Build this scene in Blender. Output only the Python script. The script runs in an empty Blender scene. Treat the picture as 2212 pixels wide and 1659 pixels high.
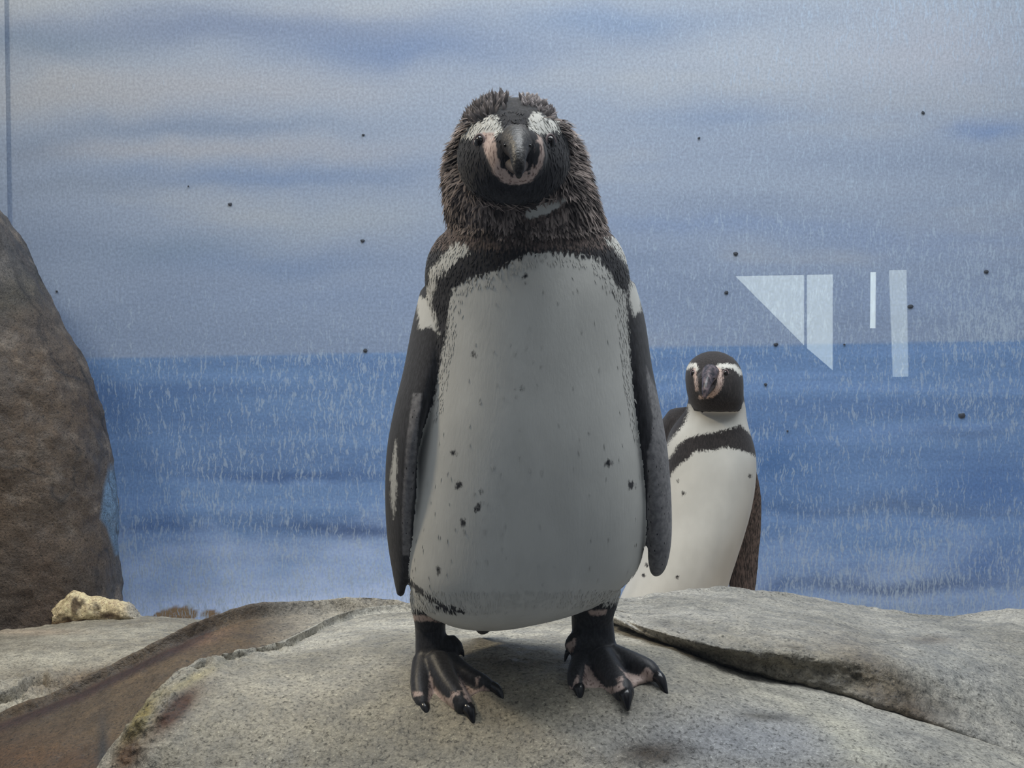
import bpy, math, random
import numpy as np
from mathutils import Vector, Matrix
from mathutils.bvhtree import BVHTree

random.seed(7)
RNG = np.random.default_rng(11)
scene = bpy.context.scene
COL = scene.collection

# ------------------------------------------------------------------ camera
W, H, F = 2212.0, 1659.0, 3000.0
CAMZ = 0.39
PITCH = math.atan((H / 2 - 700.0) / F)
cam_d = bpy.data.cameras.new('camera')
cam_d.sensor_width = 36.0
cam_d.lens = 36.0 * F / W
cam_d.clip_start = 0.02
cam = bpy.data.objects.new('camera', cam_d)
COL.objects.link(cam)
cam.location = (0, 0, CAMZ)
cam.rotation_euler = (math.pi / 2 - PITCH, 0, 0)
scene.camera = cam

# ------------------------------------------------------------------ world, lamps, exposure
world = bpy.data.worlds.new('world')
scene.world = world
world.use_nodes = True
world.node_tree.nodes['Background'].inputs[0].default_value = (0.80, 0.88, 1.0, 1)
world.node_tree.nodes['Background'].inputs[1].default_value = 0.24


def area(name, loc, target, size, power, color):
    l = bpy.data.lights.new(name, 'AREA')
    l.shape = 'RECTANGLE'
    l.size, l.size_y = size
    l.energy = power
    l.color = color
    o = bpy.data.objects.new(name, l)
    COL.objects.link(o)
    o.location = loc
    d = Vector(target) - Vector(loc)
    o.rotation_euler = d.to_track_quat('-Z', 'Y').to_euler()
    return o


area('ceiling_lamp_offscreen', (0.35, 1.85, 2.4), (0.25, 2.3, 0), (2.4, 1.5), 64, (0.96, 0.98, 1.0))
area('ceiling_lamp_left_offscreen', (-1.9, 1.9, 2.4), (0.0, 1.5, 0.25), (0.35, 0.35), 30.0, (1.0, 0.84, 0.62))

vs = scene.view_settings
vs.view_transform = 'Standard'
vs.look = 'None'
vs.gamma = 1.0
vs.use_curve_mapping = False
vs.exposure = 0.33

# ------------------------------------------------------------------ helpers
CP, SP = math.cos(PITCH), math.sin(PITCH)


def P(u, v, y):
    """world point seen at photo position (u, v) standing at world distance y"""
    a, b = (u - W / 2) / F, -(v - H / 2) / F
    dx, dy, dz = a, CP + b * SP, -SP + b * CP
    s = y / dy
    return np.array((dx * s, y, CAMZ + dz * s))


def proj(p):
    x, y, z = p[:, 0], p[:, 1], p[:, 2] - CAMZ
    dep = y * CP - z * SP
    up = y * SP + z * CP
    return W / 2 + F * x / dep, H / 2 - F * up / dep


def hash3(ix, iy, iz, seed):
    h = (ix * 374761393 + iy * 668265263 + iz * 2147483647 + seed * 1274126177) & 0xFFFFFFFF
    h = ((h ^ (h >> 13)) * 1274126177) & 0xFFFFFFFF
    h = ((h ^ (h >> 16)) * 2246822519) & 0xFFFFFFFF
    return ((h ^ (h >> 15)) & 0xFFFF) / 65535.0


def vnoise(p, scale=1.0, octv=4, seed=0, rough=0.5):
    """value noise, about 0..1, p (n,3)"""
    p = np.asarray(p, float) * scale
    tot, amp, nrm = 0.0, 1.0, 0.0
    for o in range(octv):
        i = np.floor(p).astype(np.int64)
        f = p - i
        f = f * f * (3 - 2 * f)
        r = 0.0
        for dx in (0, 1):
            wx = f[:, 0] if dx else 1 - f[:, 0]
            for dy in (0, 1):
                wy = f[:, 1] if dy else 1 - f[:, 1]
                for dz in (0, 1):
                    wz = f[:, 2] if dz else 1 - f[:, 2]
                    r = r + wx * wy * wz * hash3(i[:, 0] + dx, i[:, 1] + dy, i[:, 2] + dz, seed + o)
        tot = tot + amp * r
        nrm += amp
        amp *= rough
        p = p * 2.03 + 17.3
    return tot / nrm


def sdpoly(u, v, poly):
    """signed distance to polygon, positive inside"""
    poly = np.array(poly, float)
    d = np.full(u.shape, 1e18)
    ins = np.zeros(u.shape, bool)
    n = len(poly)
    for i in range(n):
        ax, ay = poly[i]
        bx, by = poly[(i + 1) % n]
        ex, ey = bx - ax, by - ay
        wx, wy = u - ax, v - ay
        t = np.clip((wx * ex + wy * ey) / (ex * ex + ey * ey + 1e-9), 0, 1)
        d = np.minimum(d, (wx - ex * t) ** 2 + (wy - ey * t) ** 2)
        c = ((ay > v) != (by > v)) & (u < (bx - ax) * (v - ay) / (by - ay + 1e-12) + ax)
        ins ^= c
    d = np.sqrt(d)
    return np.where(ins, d, -d)


def sdline(u, v, pts, r):
    d = np.full(u.shape, 1e18)
    for (ax, ay), (bx, by) in zip(pts[:-1], pts[1:]):
        ex, ey = bx - ax, by - ay
        wx, wy = u - ax, v - ay
        t = np.clip((wx * ex + wy * ey) / (ex * ex + ey * ey + 1e-9), 0, 1)
        d = np.minimum(d, (wx - ex * t) ** 2 + (wy - ey * t) ** 2)
    return r - np.sqrt(d)


def obj(name, verts, faces, material=None, parent=None, smooth=True):
    m = bpy.data.meshes.new(name)
    m.from_pydata([tuple(map(float, q)) for q in verts], [], [tuple(map(int, f)) for f in faces])
    m.update()
    if smooth:
        m.polygons.foreach_set('use_smooth', [True] * len(m.polygons))
    o = bpy.data.objects.new(name, m)
    COL.objects.link(o)
    if material:
        m.materials.append(material)
    if parent:
        o.parent = parent
        o.matrix_parent_inverse = Matrix.Translation(-Vector(parent.location))
    return o


def tag(o, label=None, cat=None, kind=None, group=None):
    if label: o['label'] = label
    if cat: o['category'] = cat
    if kind: o['kind'] = kind
    if group: o['group'] = group
    return o


def set_col(o, name, rgb):
    a = o.data.attributes.new(name, 'FLOAT_COLOR', 'POINT')
    c = np.ones((len(o.data.vertices), 4), np.float32)
    c[:, :3] = rgb
    a.data.foreach_set('color', c.ravel())


def set_f(o, name, val):
    a = o.data.attributes.new(name, 'FLOAT', 'POINT')
    a.data.foreach_set('value', np.asarray(val, np.float32))


def lin(r, g, b):
    f = lambda c: (c / 255.0 / 12.92) if c <= 10 else ((c / 255.0 + 0.055) / 1.055) ** 2.4
    return np.array((f(r), f(g), f(b)))


class NT:
    """small node helper"""
    def __init__(self, name):
        self.m = bpy.data.materials.new(name)
        self.m.use_nodes = True
        self.t = self.m.node_tree
        self.t.nodes.clear()
        self.out = self.n('ShaderNodeOutputMaterial')

    def n(self, typ, ins=None, **kw):
        nd = self.t.nodes.new(typ)
        for k, v in kw.items():
            setattr(nd, k, v)
        for k, v in (ins or {}).items():
            self.set(nd.inputs[k], v)
        return nd

    def set(self, sock, v):
        if isinstance(v, bpy.types.NodeSocket):
            self.t.links.new(v, sock)
        elif isinstance(v, bpy.types.Node):
            self.t.links.new(v.outputs[0], sock)
        else:
            if hasattr(sock.default_value, '__len__') and hasattr(v, '__len__') and len(sock.default_value) == 4 and len(v) == 3:
                v = (*v, 1)
            sock.default_value = v

    def attr(self, name):
        return self.n('ShaderNodeAttribute', attribute_name=name)

    def coord(self, scale=(1, 1, 1)):
        tc = self.n('ShaderNodeTexCoord')
        mp = self.n('ShaderNodeMapping', {'Vector': tc.outputs['Object'], 'Scale': scale})
        return mp.outputs[0]

    def noise(self, vec, scale, detail=4, rough=0.55, dist=0.0):
        return self.n('ShaderNodeTexNoise', {'Vector': vec, 'Scale': scale, 'Detail': detail, 'Roughness': rough, 'Distortion': dist}).outputs[0]

    def math(self, op, a, b=0.0, c=None, clamp=False):
        nd = self.n('ShaderNodeMath', operation=op, use_clamp=clamp)
        self.set(nd.inputs[0], a)
        self.set(nd.inputs[1], b)
        if c is not None: self.set(nd.inputs[2], c)
        return nd.outputs[0]

    def rng(self, v, a, b, c=0.0, d=1.0, smooth=True):
        return self.n('ShaderNodeMapRange', {0: v, 1: a, 2: b, 3: c, 4: d}, interpolation_type='SMOOTHSTEP' if smooth else 'LINEAR').outputs[0]

    def mix(self, f, a, b, blend='MIX'):
        nd = self.n('ShaderNodeMix', data_type='RGBA', blend_type=blend)
        self.set(nd.inputs[0], f)
        self.set(nd.inputs[6], a)
        self.set(nd.inputs[7], b)
        return nd.outputs[2]

    def bump(self, h, strength, dist, normal=None):
        i = {'Height': h, 'Strength': strength, 'Distance': dist}
        if normal is not None: i['Normal'] = normal
        return self.n('ShaderNodeBump', i).outputs[0]

    def bsdf(self, **kw):
        b = self.n('ShaderNodeBsdfPrincipled', {k.replace('_', ' '): v for k, v in kw.items()})
        self.t.links.new(b.outputs[0], self.out.inputs[0])
        return self.m


def plain(name, col, rough=0.5, **kw):
    t = NT(name)
    n = t.noise(t.coord(), 220, 3)
    c = t.mix(t.rng(n, 0.3, 0.7), tuple(np.array(col) * 0.75), tuple(np.array(col) * 1.2))
    return t.bsdf(Base_Color=c, Roughness=rough, **kw)


def spline(net, n):
    """cubic through rows of net (m,k) resampled to n"""
    net = np.asarray(net, float)
    m = len(net)
    tan = np.zeros_like(net)
    d = np.diff(net, axis=0)
    tan[1:-1] = 0.5 * (d[1:] + d[:-1])
    tan[0], tan[-1] = d[0], d[-1]
    t = np.linspace(0, m - 1, n)
    i = np.minimum(t.astype(int), m - 2)
    f = (t - i).reshape((-1,) + (1,) * (net.ndim - 1))
    h00 = 2 * f**3 - 3 * f**2 + 1; h10 = f**3 - 2 * f**2 + f
    h01 = -2 * f**3 + 3 * f**2; h11 = f**3 - f**2
    return h00 * net[i] + h10 * tan[i] + h01 * net[i + 1] + h11 * tan[i + 1]


def grid_faces(nr, nc, wrap=False):
    i = np.arange(nr - 1)[:, None]
    j = np.arange(nc if wrap else nc - 1)[None, :]
    j2 = (j + 1) % nc
    f = np.stack(np.broadcast_arrays(i * nc + j, i * nc + j2, (i + 1) * nc + j2, (i + 1) * nc + j), -1)
    return f.reshape(-1, 4)


# ------------------------------------------------------------------ wall mural
WALLY = 3.25


def mural_mat():
    t = NT('painted_mural')
    base = t.attr('mural').outputs['Color']
    str_a = t.attr('streak').outputs['Fac']
    # short vertical runs of pale paint
    warp = t.noise(t.coord((1, 1, 1)), 30, 2)
    v1 = t.n('ShaderNodeVectorMath', {0: t.coord((1, 1, 1)), 1: t.n('ShaderNodeCombineXYZ', {0: t.math('MULTIPLY', warp, 0.02)}).outputs[0]}, operation='ADD').outputs[0]
    m1 = t.n('ShaderNodeMapping', {'Vector': v1, 'Scale': (270, 270, 42)}).outputs[0]
    s1 = t.noise(m1, 1.0, 2, 0.5, 0.6)
    m2 = t.n('ShaderNodeMapping', {'Vector': v1, 'Scale': (150, 150, 80)}).outputs[0]
    s2 = t.noise(m2, 1.0, 3, 0.6, 1.2)
    th = t.rng(str_a, 0, 1, 0.70, 0.46, False)
    f1 = t.rng(t.math('SUBTRACT', s1, th), 0.0, 0.09)
    f2 = t.rng(t.math('SUBTRACT', s2, th), 0.03, 0.16)
    f = t.math('MAXIMUM', f1, t.math('MULTIPLY', f2, 0.6))
    c = t.mix(t.math('MULTIPLY', f, t.math('MULTIPLY_ADD', str_a, 0.50, 0.24)), base, tuple(lin(166, 184, 206)))
    g = t.noise(t.coord((1, 1, 1)), 160, 3)
    c = t.mix(0.28, c, t.mix(t.rng(g, 0.25, 0.75), (0.25, 0.25, 0.25, 1), (0.75, 0.75, 0.75, 1)), 'OVERLAY')
    b = t.bump(s1, 0.25, 0.003)
    return t.bsdf(Base_Color=c, Roughness=0.6, Normal=b)


def mural_paint(p, u, v):
    """colours of the painted seascape; u,v photo-sized units along the wall"""
    q = np.stack([u / 420.0, v / 90.0, np.zeros_like(u)], 1)
    n1 = vnoise(q, 1.0, 5, 3)
    q2 = np.stack([u / 160.0, v / 90.0, np.zeros_like(u) + 4], 1)
    n2 = vnoise(q2, 1.0, 5, 9)
    uu = u + (n2 - 0.5) * 160
    vv = v + (n2 - 0.5) * 60
    hz = 775 - (u - 180) * 40.0 / 2032.0
    ones = np.ones((len(u), 1))
    sky_lo, sky_hi = lin(132, 150, 180), lin(150, 160, 175)
    k = np.clip(v / 760.0, 0, 1)[:, None]
    sky = sky_hi * (1 - k) + sky_lo * k
    dk = np.clip((0.5 - n1) * 3.0, 0, 1)[:, None]
    sky = sky * (1 - 0.36 * dk) + lin(108, 126, 156) * 0.36 * dk
    br = np.clip((n1 - 0.56) * 3.5, 0, 1)[:, None]
    sky = sky * (1 - 0.5 * br) + lin(172, 175, 178) * 0.5 * br

    def blob(c, cu, cv, ru, rv, col, a):
        w = np.exp(-(((uu - cu) / ru) ** 2 + ((vv - cv) / rv) ** 2))[:, None] * a * 0.85
        return c * (1 - w) + lin(*col) * w
    for b in [(520, 60, 520, 45, (98, 116, 150), .75), (860, 110, 260, 45, (92, 118, 160), .7), (90, 100, 160, 40, (96, 118, 145), .6),
              (420, 190, 420, 45, (165, 165, 170), .6), (100, 200, 200, 60, (158, 160, 165), .6), (420, 275, 330, 22, (112, 130, 158), .7),
              (60, 320, 130, 30, (100, 122, 152), .6), (460, 325, 420, 26, (165, 164, 168), .55), (560, 385, 330, 24, (106, 130, 168), .75),
              (170, 400, 200, 20, (125, 138, 158), .5), (760, 480, 260, 50, (165, 172, 178), .5), (380, 540, 170, 34, (110, 132, 160), .6),
              (600, 570, 230, 25, (112, 135, 172), .6), (700, 640, 300, 30, (126, 146, 180), .4),
              (1330, 50, 200, 35, (105, 132, 170), .6), (1700, 130, 330, 60, (168, 174, 184), .6), (2000, 100, 200, 90, (172, 174, 184), .6),
              (1560, 250, 170, 30, (116, 138, 172), .6), (1900, 220, 300, 40, (150, 158, 172), .4), (2120, 275, 90, 22, (100, 130, 178), .7),
              (1560, 490, 300, 20, (122, 144, 182), .55), (1750, 400, 400, 40, (156, 168, 186), .5), (2000, 520, 260, 30, (124, 146, 184), .5),
              (1980, 640, 260, 40, (138, 158, 192), .5)]:
        sky = blob(sky, *b)
    s1 = vnoise(np.stack([u / 500.0, v / 28.0, np.zeros_like(u) + 8], 1), 1.0, 5, 21)
    ks = np.clip((v - hz) / 560.0, 0, 1)[:, None]
    sea = lin(80, 110, 150) * (1 - ks) + lin(92, 123, 168) * ks
    w = np.clip((0.52 - s1) * 4, 0, 1)[:, None]
    sea = sea * (1 - 0.55 * w) + lin(68, 100, 148) * 0.45 * w
    w = np.clip((s1 - 0.54) * 4, 0, 1)[:, None]
    sea = sea * (1 - 0.4 * w) + lin(112, 142, 190) * 0.4 * w
    # surf along the foot of the painted sea
    w = np.clip((v - 1130 - (n2 - .5) * 260) / 170.0, 0, 1)[:, None] * np.where(u < 1300, 1, 0.45)[:, None]
    sea = sea * (1 - 0.85 * w) + lin(172, 190, 224) * 0.85 * w
    sea = sea * 1.28 + lin(130, 152, 188) * 0.20
    for b in [(760, 1140, 190, 16, (44, 72, 124), .85), (330, 1140, 110, 14, (66, 96, 150), .6), (620, 1020, 240, 14, (52, 84, 140), .7),
              (560, 1030, 120, 10, (52, 84, 140), .5), (330, 880, 160, 60, (58, 94, 148), .5), (1660, 1000, 130, 70, (52, 98, 156), .7),
              (1690, 1100, 100, 20, (58, 100, 156), .6), (1950, 1100, 260, 18, (84, 104, 140), .55), (1940, 1268, 280, 20, (60, 80, 120), .85),
              (1680, 1275, 60, 16, (58, 92, 148), .6), (2120, 1050, 120, 60, (64, 106, 172), .5), (2080, 930, 150, 14, (86, 110, 150), .5),
              (1950, 1325, 320, 26, (128, 152, 192), .8), (2150, 1220, 80, 50, (62, 102, 168), .5)]:
        sea = blob(sea, *b)
    sky = sky * 1.07
    k = np.clip((v - hz) / 5.0 + 0.5, 0, 1)[:, None]
    c = sky * (1 - k) + sea * k
    # bare brown patches where the paint is chipped, and the yellow dab
    nb = vnoise(np.stack([u / 14.0, v / 14.0, np.zeros_like(u)], 1), 1.0, 3, 33)
    for cu, cv, ru, rv in [(385, 1325, 42, 17), (350, 1330, 16, 10), (455, 1327, 20, 10), (480, 1333, 18, 6), (540, 1330, 16, 6), (603, 1326, 18, 6), (570, 1331, 10, 4)]:
        e = 1 - ((u - cu) / ru) ** 2 - ((v - cv) / rv) ** 2
        k = np.clip((e + (nb - 0.5) * 1.8) * 4, 0, 1)[:, None]
        c = c * (1 - k) + lin(140, 118, 92) * k
    streak = np.where(v < hz, 0.15 + 0.42 * np.clip((u - 1000) / 900, 0, 1), 0.62 + 0.2 * np.clip((v - 1050) / 200, 0, 1))
    streak = streak + 0.25 * np.clip((v - 520) / 200, 0, 1) * (v < hz)
    streak = streak * (0.55 + 0.9 * vnoise(np.stack([u / 240.0, v / 170.0, np.zeros_like(u)], 1), 1.0, 3, 41))
    return c, np.clip(streak, 0, 1)


MUR = mural_mat()


def wall_grid(name, A, B, n, zs, uv=None):
    xs = np.linspace(0, 1, n)
    pts = np.array([(A[0] + (B[0] - A[0]) * t, A[1] + (B[1] - A[1]) * t, z) for z in zs for t in xs])
    o = obj(name, pts, grid_faces(len(zs), n), MUR)
    uu, vv = proj(np.column_stack([pts[:, 0] - (WALLY - pts[:, 1]), np.full(len(pts), WALLY), pts[:, 2]]))
    c, s = mural_paint(pts, uu, vv)
    set_col(o, 'mural', c)
    set_f(o, 'streak', s)
    tag(o, kind='structure')
    return o


XL = P(18, 300, WALLY)[0]
wall_back = wall_grid('wall_back', (XL - 0.1, WALLY), (2.0, WALLY), 560, np.linspace(-0.6, 1.45, 380))
tag(wall_back, 'back wall of the exhibit painted as a cloudy sky over a blue sea', 'wall')
wall_left = wall_grid('wall_left', (XL - 1.3, WALLY - 0.03), (XL, WALLY - 0.012), 120, np.linspace(-0.6, 1.45, 160))
tag(wall_left, 'side wall of the exhibit painted in the same cloudy blue', 'wall')

# dark flecks stuck to the mural
fv, ff = [], []
for (u, v, r) in [(497, 441, 5), (785, 291, 3.5), (783, 520, 4.5), (407, 402, 2), (123, 629, 3), (789, 757, 5), (1510, 298, 3), (1589, 548, 5),
                  (1569, 632, 4.5), (1966, 662, 6), (1994, 243, 4.5), (2131, 587, 5), (1675, 744, 5), (1654, 830, 4), (2078, 897, 7), (1701, 931, 3), (1824, 744, 3)]:
    c = P(u, v, WALLY - 0.002)
    k = len(fv)
    r = r / F * WALLY
    ph = random.random() * 6
    for i in range(7):
        a = i / 7 * 2 * math.pi
        rr = r * (0.7 + 0.5 * random.random())
        fv.append(c + np.array((math.cos(a) * rr * 1.1, 0, math.sin(a) * rr * 0.8)))
    fv.append(c + np.array((0, -0.004, 0)))
    for i in range(7):
        ff.append((k + i, k + (i + 1) % 7, k + 7))
fl = obj('dirt_flecks', fv, ff, plain('fleck', (0.05, 0.06, 0.08), 0.8), wall_back)
fl['kind'] = 'stuff'

# ------------------------------------------------------------------ rocks


def rock_mat():
    t = NT('cast_rock')
    base = t.attr('rock').outputs['Color']
    co = t.coord()
    pits = t.noise(co, 250, 4, 0.65, 0.6)
    med = t.noise(co, 38, 5, 0.6, 0.3)
    fine = t.noise(co, 420, 3, 0.6)
    c = t.mix(0.75, base, t.mix(t.rng(pits, 0.30, 0.66), (0.26, 0.26, 0.26, 1), (0.70, 0.70, 0.70, 1)), 'OVERLAY')
    c = t.mix(0.6, c, t.mix(t.rng(med, 0.32, 0.68), (0.33, 0.33, 0.34, 1), (0.64, 0.63, 0.62, 1)), 'OVERLAY')
    c = t.mix(t.rng(fine, 0.60, 0.68, 0, 0.7), c, t.mix(1.0, c, (2.0, 2.0, 1.95, 1), 'MULTIPLY'))
    c = t.mix(t.rng(pits, 0.43, 0.34, 0, 0.7), c, t.mix(1.0, c, (0.22, 0.21, 0.2, 1), 'MULTIPLY'))
    grit = t.noise(co, 190, 4, 0.65, 0.2)
    h = t.math('ADD', t.math('MULTIPLY', grit, 0.6), t.math('ADD', t.math('MULTIPLY', fine, 0.25), med))
    b = t.bump(h, 0.55, 0.006)
    return t.bsdf(Base_Color=c, Roughness=t.rng(med, 0.3, 0.7, 0.5, 0.8), Normal=b)


ROCK = rock_mat()


def grid_normals(g):
    du = np.gradient(g, axis=1)
    dv = np.gradient(g, axis=0)
    n = np.cross(du, dv)
    return n / (np.linalg.norm(n, axis=2, keepdims=True) + 1e-12)


def rock(name, net, nr, nc, color_fn, label, amp=0.006, seed=0, sc=14.0, flip=1.0, cat='rock', mat=None, rough_fn=None, big=0.006, carve_fn=None):
    """net: rows x cols of world points; rounded by a cubic, roughened by noise"""
    g = np.asarray(net, float)
    g = spline(g, nr)
    g = np.swapaxes(spline(np.swapaxes(g, 0, 1), nc), 0, 1)
    n = grid_normals(g) * flip
    q = g.reshape(-1, 3)
    d = (vnoise(q, sc, 5, seed, 0.55) - 0.5) * 2 * amp + (vnoise(q, 95.0, 3, seed + 5) - 0.5) * 2 * min(amp, .006) * 0.28
    d = d + (vnoise(q, 5.5, 3, seed + 9) - 0.5) * 2 * big
    if rough_fn:
        uu_, vv_ = proj(q)
        rw = np.clip(rough_fn(uu_, vv_), 0, 1.3)
        d = d + rw * ((vnoise(q, 42.0, 4, seed + 11, .6) - 0.5) * 0.022)
    if carve_fn:
        uu_, vv_ = proj(q)
        d = d - carve_fn(uu_ + (vnoise(q, 30, 3, seed + 3) - .5) * 30, vv_ + (vnoise(q, 40, 3, seed + 4) - .5) * 16)
    g = g + n * d.reshape(nr, nc, 1)
    pts = g.reshape(-1, 3)
    base = Vector((float(pts[:, 0].mean()), float(pts[:, 1].mean()), float(pts[:, 2].min())))
    o = obj(name, pts - np.array(base), grid_faces(nr, nc), mat or ROCK)
    o.location = base
    u, v = proj(pts)
    nn = (n.reshape(-1, 3))
    set_col(o, 'rock', color_fn(pts, u, v, nn))
    tag(o, label, cat)
    return o


def wblob(u, v, cu, cv, ru, rv, ang=0.0):
    a = math.radians(ang)
    du, dv = u - cu, v - cv
    x = du * math.cos(a) + dv * math.sin(a)
    y = -du * math.sin(a) + dv * math.cos(a)
    return np.exp(-((x / ru) ** 2 + (y / rv) ** 2))


def paint(c, w, col):
    w = np.clip(w, 0, 1)[:, None]
    return c * (1 - w) + lin(*col) * w


def rough_base(pts, a, b, seed):
    n = vnoise(pts, 9.0, 5, seed)
    k = np.clip((n - 0.3) * 2.5, 0, 1)[:, None]
    return lin(*a) * (1 - k) + lin(*b) * k


# --- the rock in front, under the penguin
A_cols = {
    150: [(2150, 1.27), (2050, 1.29), (1960, 1.31), (1900, 1.325), (1860, 1.335), (1830, 1.345), (1805, 1.355), (1785, 1.365), (1775, 1.38)],
    215: [(1950, 1.28), (1850, 1.30), (1800, 1.315), (1765, 1.33), (1735, 1.345), (1715, 1.355), (1695, 1.365), (1680, 1.375), (1672, 1.395)],
    262: [(1850, 1.29), (1770, 1.32), (1725, 1.335), (1690, 1.35), (1665, 1.362), (1645, 1.372), (1628, 1.382), (1615, 1.392), (1608, 1.41)],
    330: [(1800, 1.30), (1690, 1.34), (1640, 1.355), (1605, 1.372), (1580, 1.387), (1562, 1.40), (1547, 1.41), (1535, 1.42), (1529, 1.44)],
    430: [(1800, 1.30), (1659, 1.345), (1590, 1.38), (1540, 1.41), (1505, 1.44), (1485, 1.46), (1470, 1.48), (1460, 1.50), (1454, 1.53)],
    600: [(1800, 1.30), (1659, 1.345), (1570, 1.39), (1510, 1.43), (1475, 1.47), (1450, 1.51), (1432, 1.55), (1418, 1.61), (1408, 1.69)],
    760: [(1800, 1.30), (1659, 1.345), (1560, 1.395), (1495, 1.44), (1447, 1.50), (1410, 1.56), (1382, 1.65), (1358, 1.77), (1338, 1.90)],
    950: [(1800, 1.30), (1659, 1.345), (1560, 1.395), (1490, 1.44), (1440, 1.50), (1400, 1.56), (1368, 1.66), (1343, 1.80), (1322, 1.95)],
    1200: [(1800, 1.30), (1659, 1.345), (1555, 1.395), (1487, 1.435), (1438, 1.49), (1398, 1.56), (1366, 1.66), (1340, 1.80), (1316, 1.95)],
    1400: [(1800, 1.30), (1659, 1.345), (1553, 1.395), (1490, 1.435), (1440, 1.50), (1415, 1.545), (1395, 1.59), (1376, 1.65), (1355, 1.75)],
    1600: [(1800, 1.30), (1659, 1.345), (1600, 1.38), (1550, 1.42), (1510, 1.47), (1480, 1.52), (1458, 1.57), (1440, 1.62), (1425, 1.70)],
    1850: [(1800, 1.31), (1659, 1.36), (1620, 1.39), (1590, 1.42), (1560, 1.46), (1535, 1.51), (1515, 1.55), (1498, 1.60), (1485, 1.68)],
    2100: [(1850, 1.31), (1700, 1.36), (1675, 1.38), (1655, 1.40), (1635, 1.43), (1615, 1.47), (1598, 1.51), (1578, 1.57), (1565, 1.65)],
    2300: [(1900, 1.30), (1780, 1.34), (1760, 1.36), (1740, 1.38), (1720, 1.41), (1700, 1.45), (1682, 1.49), (1662, 1.55), (1650, 1.62)],
    2450: [(1950, 1.30), (1830, 1.34), (1810, 1.36), (1790, 1.38), (1770, 1.41), (1750, 1.45), (1732, 1.49), (1712, 1.55), (1700, 1.62)],
}
netA = []
for u, c in A_cols.items():
    pts = [P(u, v, y) for v, y in c]
    f = pts[0].copy(); f[2] = -0.62; f[1] -= 0.01
    b1 = pts[-1].copy(); b1[1] += 0.025; b1[2] -= 0.05
    b2 = b1.copy(); b2[1] += 0.03; b2[2] = -0.62
    netA.append([f] + pts + [b1, b2])
netA = np.swapaxes(np.array(netA), 0, 1)


def colA(p, u, v, n):
    c = rough_base(p, (140, 136, 124), (178, 174, 162), 50)
    c = paint(c, wblob(u, v, 1150, 1540, 460, 100) * .7, (172, 161, 136))
    c = paint(c, wblob(u, v, 620, 1530, 200, 60) * .35, (176, 168, 148))
    c = paint(c, wblob(u, v, 1600, 1600, 330, 80) * .9, (152, 154, 158))
    c = paint(c, wblob(u, v, 378, 1535, 75, 24, -45) * 1.3, (74, 50, 38))
    c = paint(c, wblob(u, v, 298, 1562, 75, 20, -60) * 1.3, (132, 120, 76))
    c = paint(c, wblob(u, v, 275, 1632, 45, 28, -57) * 1.2, (84, 58, 32))
    c = paint(c, wblob(u, v, 410, 1470, 60, 10, -28) * .7, (170, 160, 120))
    c = paint(c, wblob(u, v, 1410, 1628, 75, 26) * 1.1, (78, 66, 52))
    c = paint(c, wblob(u, v, 1850, 1610, 110, 40, 40) * .8, (190, 186, 168))
    c = paint(c, wblob(u, v, 1750, 1540, 160, 20, 20) * .6, (186, 180, 162))
    c = paint(c, wblob(u, v, 1655, 1548, 60, 9, 5) * .8, (84, 80, 72))
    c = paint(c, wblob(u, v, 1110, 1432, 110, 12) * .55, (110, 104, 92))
    return c * 0.78


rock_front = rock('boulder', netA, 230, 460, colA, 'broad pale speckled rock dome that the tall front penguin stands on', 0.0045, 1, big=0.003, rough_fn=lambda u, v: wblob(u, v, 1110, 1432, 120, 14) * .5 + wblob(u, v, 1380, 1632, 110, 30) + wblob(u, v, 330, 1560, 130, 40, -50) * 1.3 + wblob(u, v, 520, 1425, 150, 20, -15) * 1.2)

# --- right slab behind, overhanging the crack
D_low = [(1316, 1331, 1.70), (1345, 1345, 1.67), (1400, 1376, 1.645), (1500, 1420, 1.61), (1600, 1455, 1.585), (1750, 1488, 1.57), (1900, 1530, 1.55), (2050, 1578, 1.53), (2212, 1640, 1.515), (2350, 1700, 1.50), (2450, 1745, 1.49)]
D_top = [(1325, 1.80), (1333, 1.73), (1352, 1.64), (1378, 1.585), (1396, 1.565), (1406, 1.575), (1422, 1.60), (1445, 1.64), (1475, 1.69), (1490, 1.72), (1500, 1.74)]
D_mid = [(1316, 1.95), (1317, 1.88), (1325, 1.80), (1340, 1.74), (1352, 1.70), (1362, 1.70), (1378, 1.74), (1392, 1.80), (1400, 1.86), (1410, 1.90), (1415, 1.92)]
D_cre = [(1308, 2.05), (1304, 2.06), (1297, 2.08), (1287, 2.10), (1287, 2.12), (1304, 2.14), (1326, 2.16), (1336, 2.18), (1326, 2.2), (1322, 2.2), (1322, 2.2)]
netD = []
for (u, v, y), (vt, yt), (vm, ym), (vc, yc) in zip(D_low, D_top, D_mid, D_cre):
    lo = P(u, v, y)
    tuck = P(u, v + 12, y + 0.09)
    face = 0.5 * (P(u, v, y) + P(u, vt, yt)); face[1] -= 0.006
    cr = P(u, vc, yc)
    mid2 = P(u, 0.5 * (vm + vc) - 3, 0.5 * (ym + yc))
    b1 = cr.copy(); b1[1] += 0.06; b1[2] -= 0.035
    b2 = b1.copy(); b2[1] += 0.06; b2[2] = -0.4
    netD.append([tuck, lo, face, P(u, vt, yt), P(u, vm, ym), mid2, cr, b1, b2])
netD = np.swapaxes(np.array(netD), 0, 1)


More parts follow.
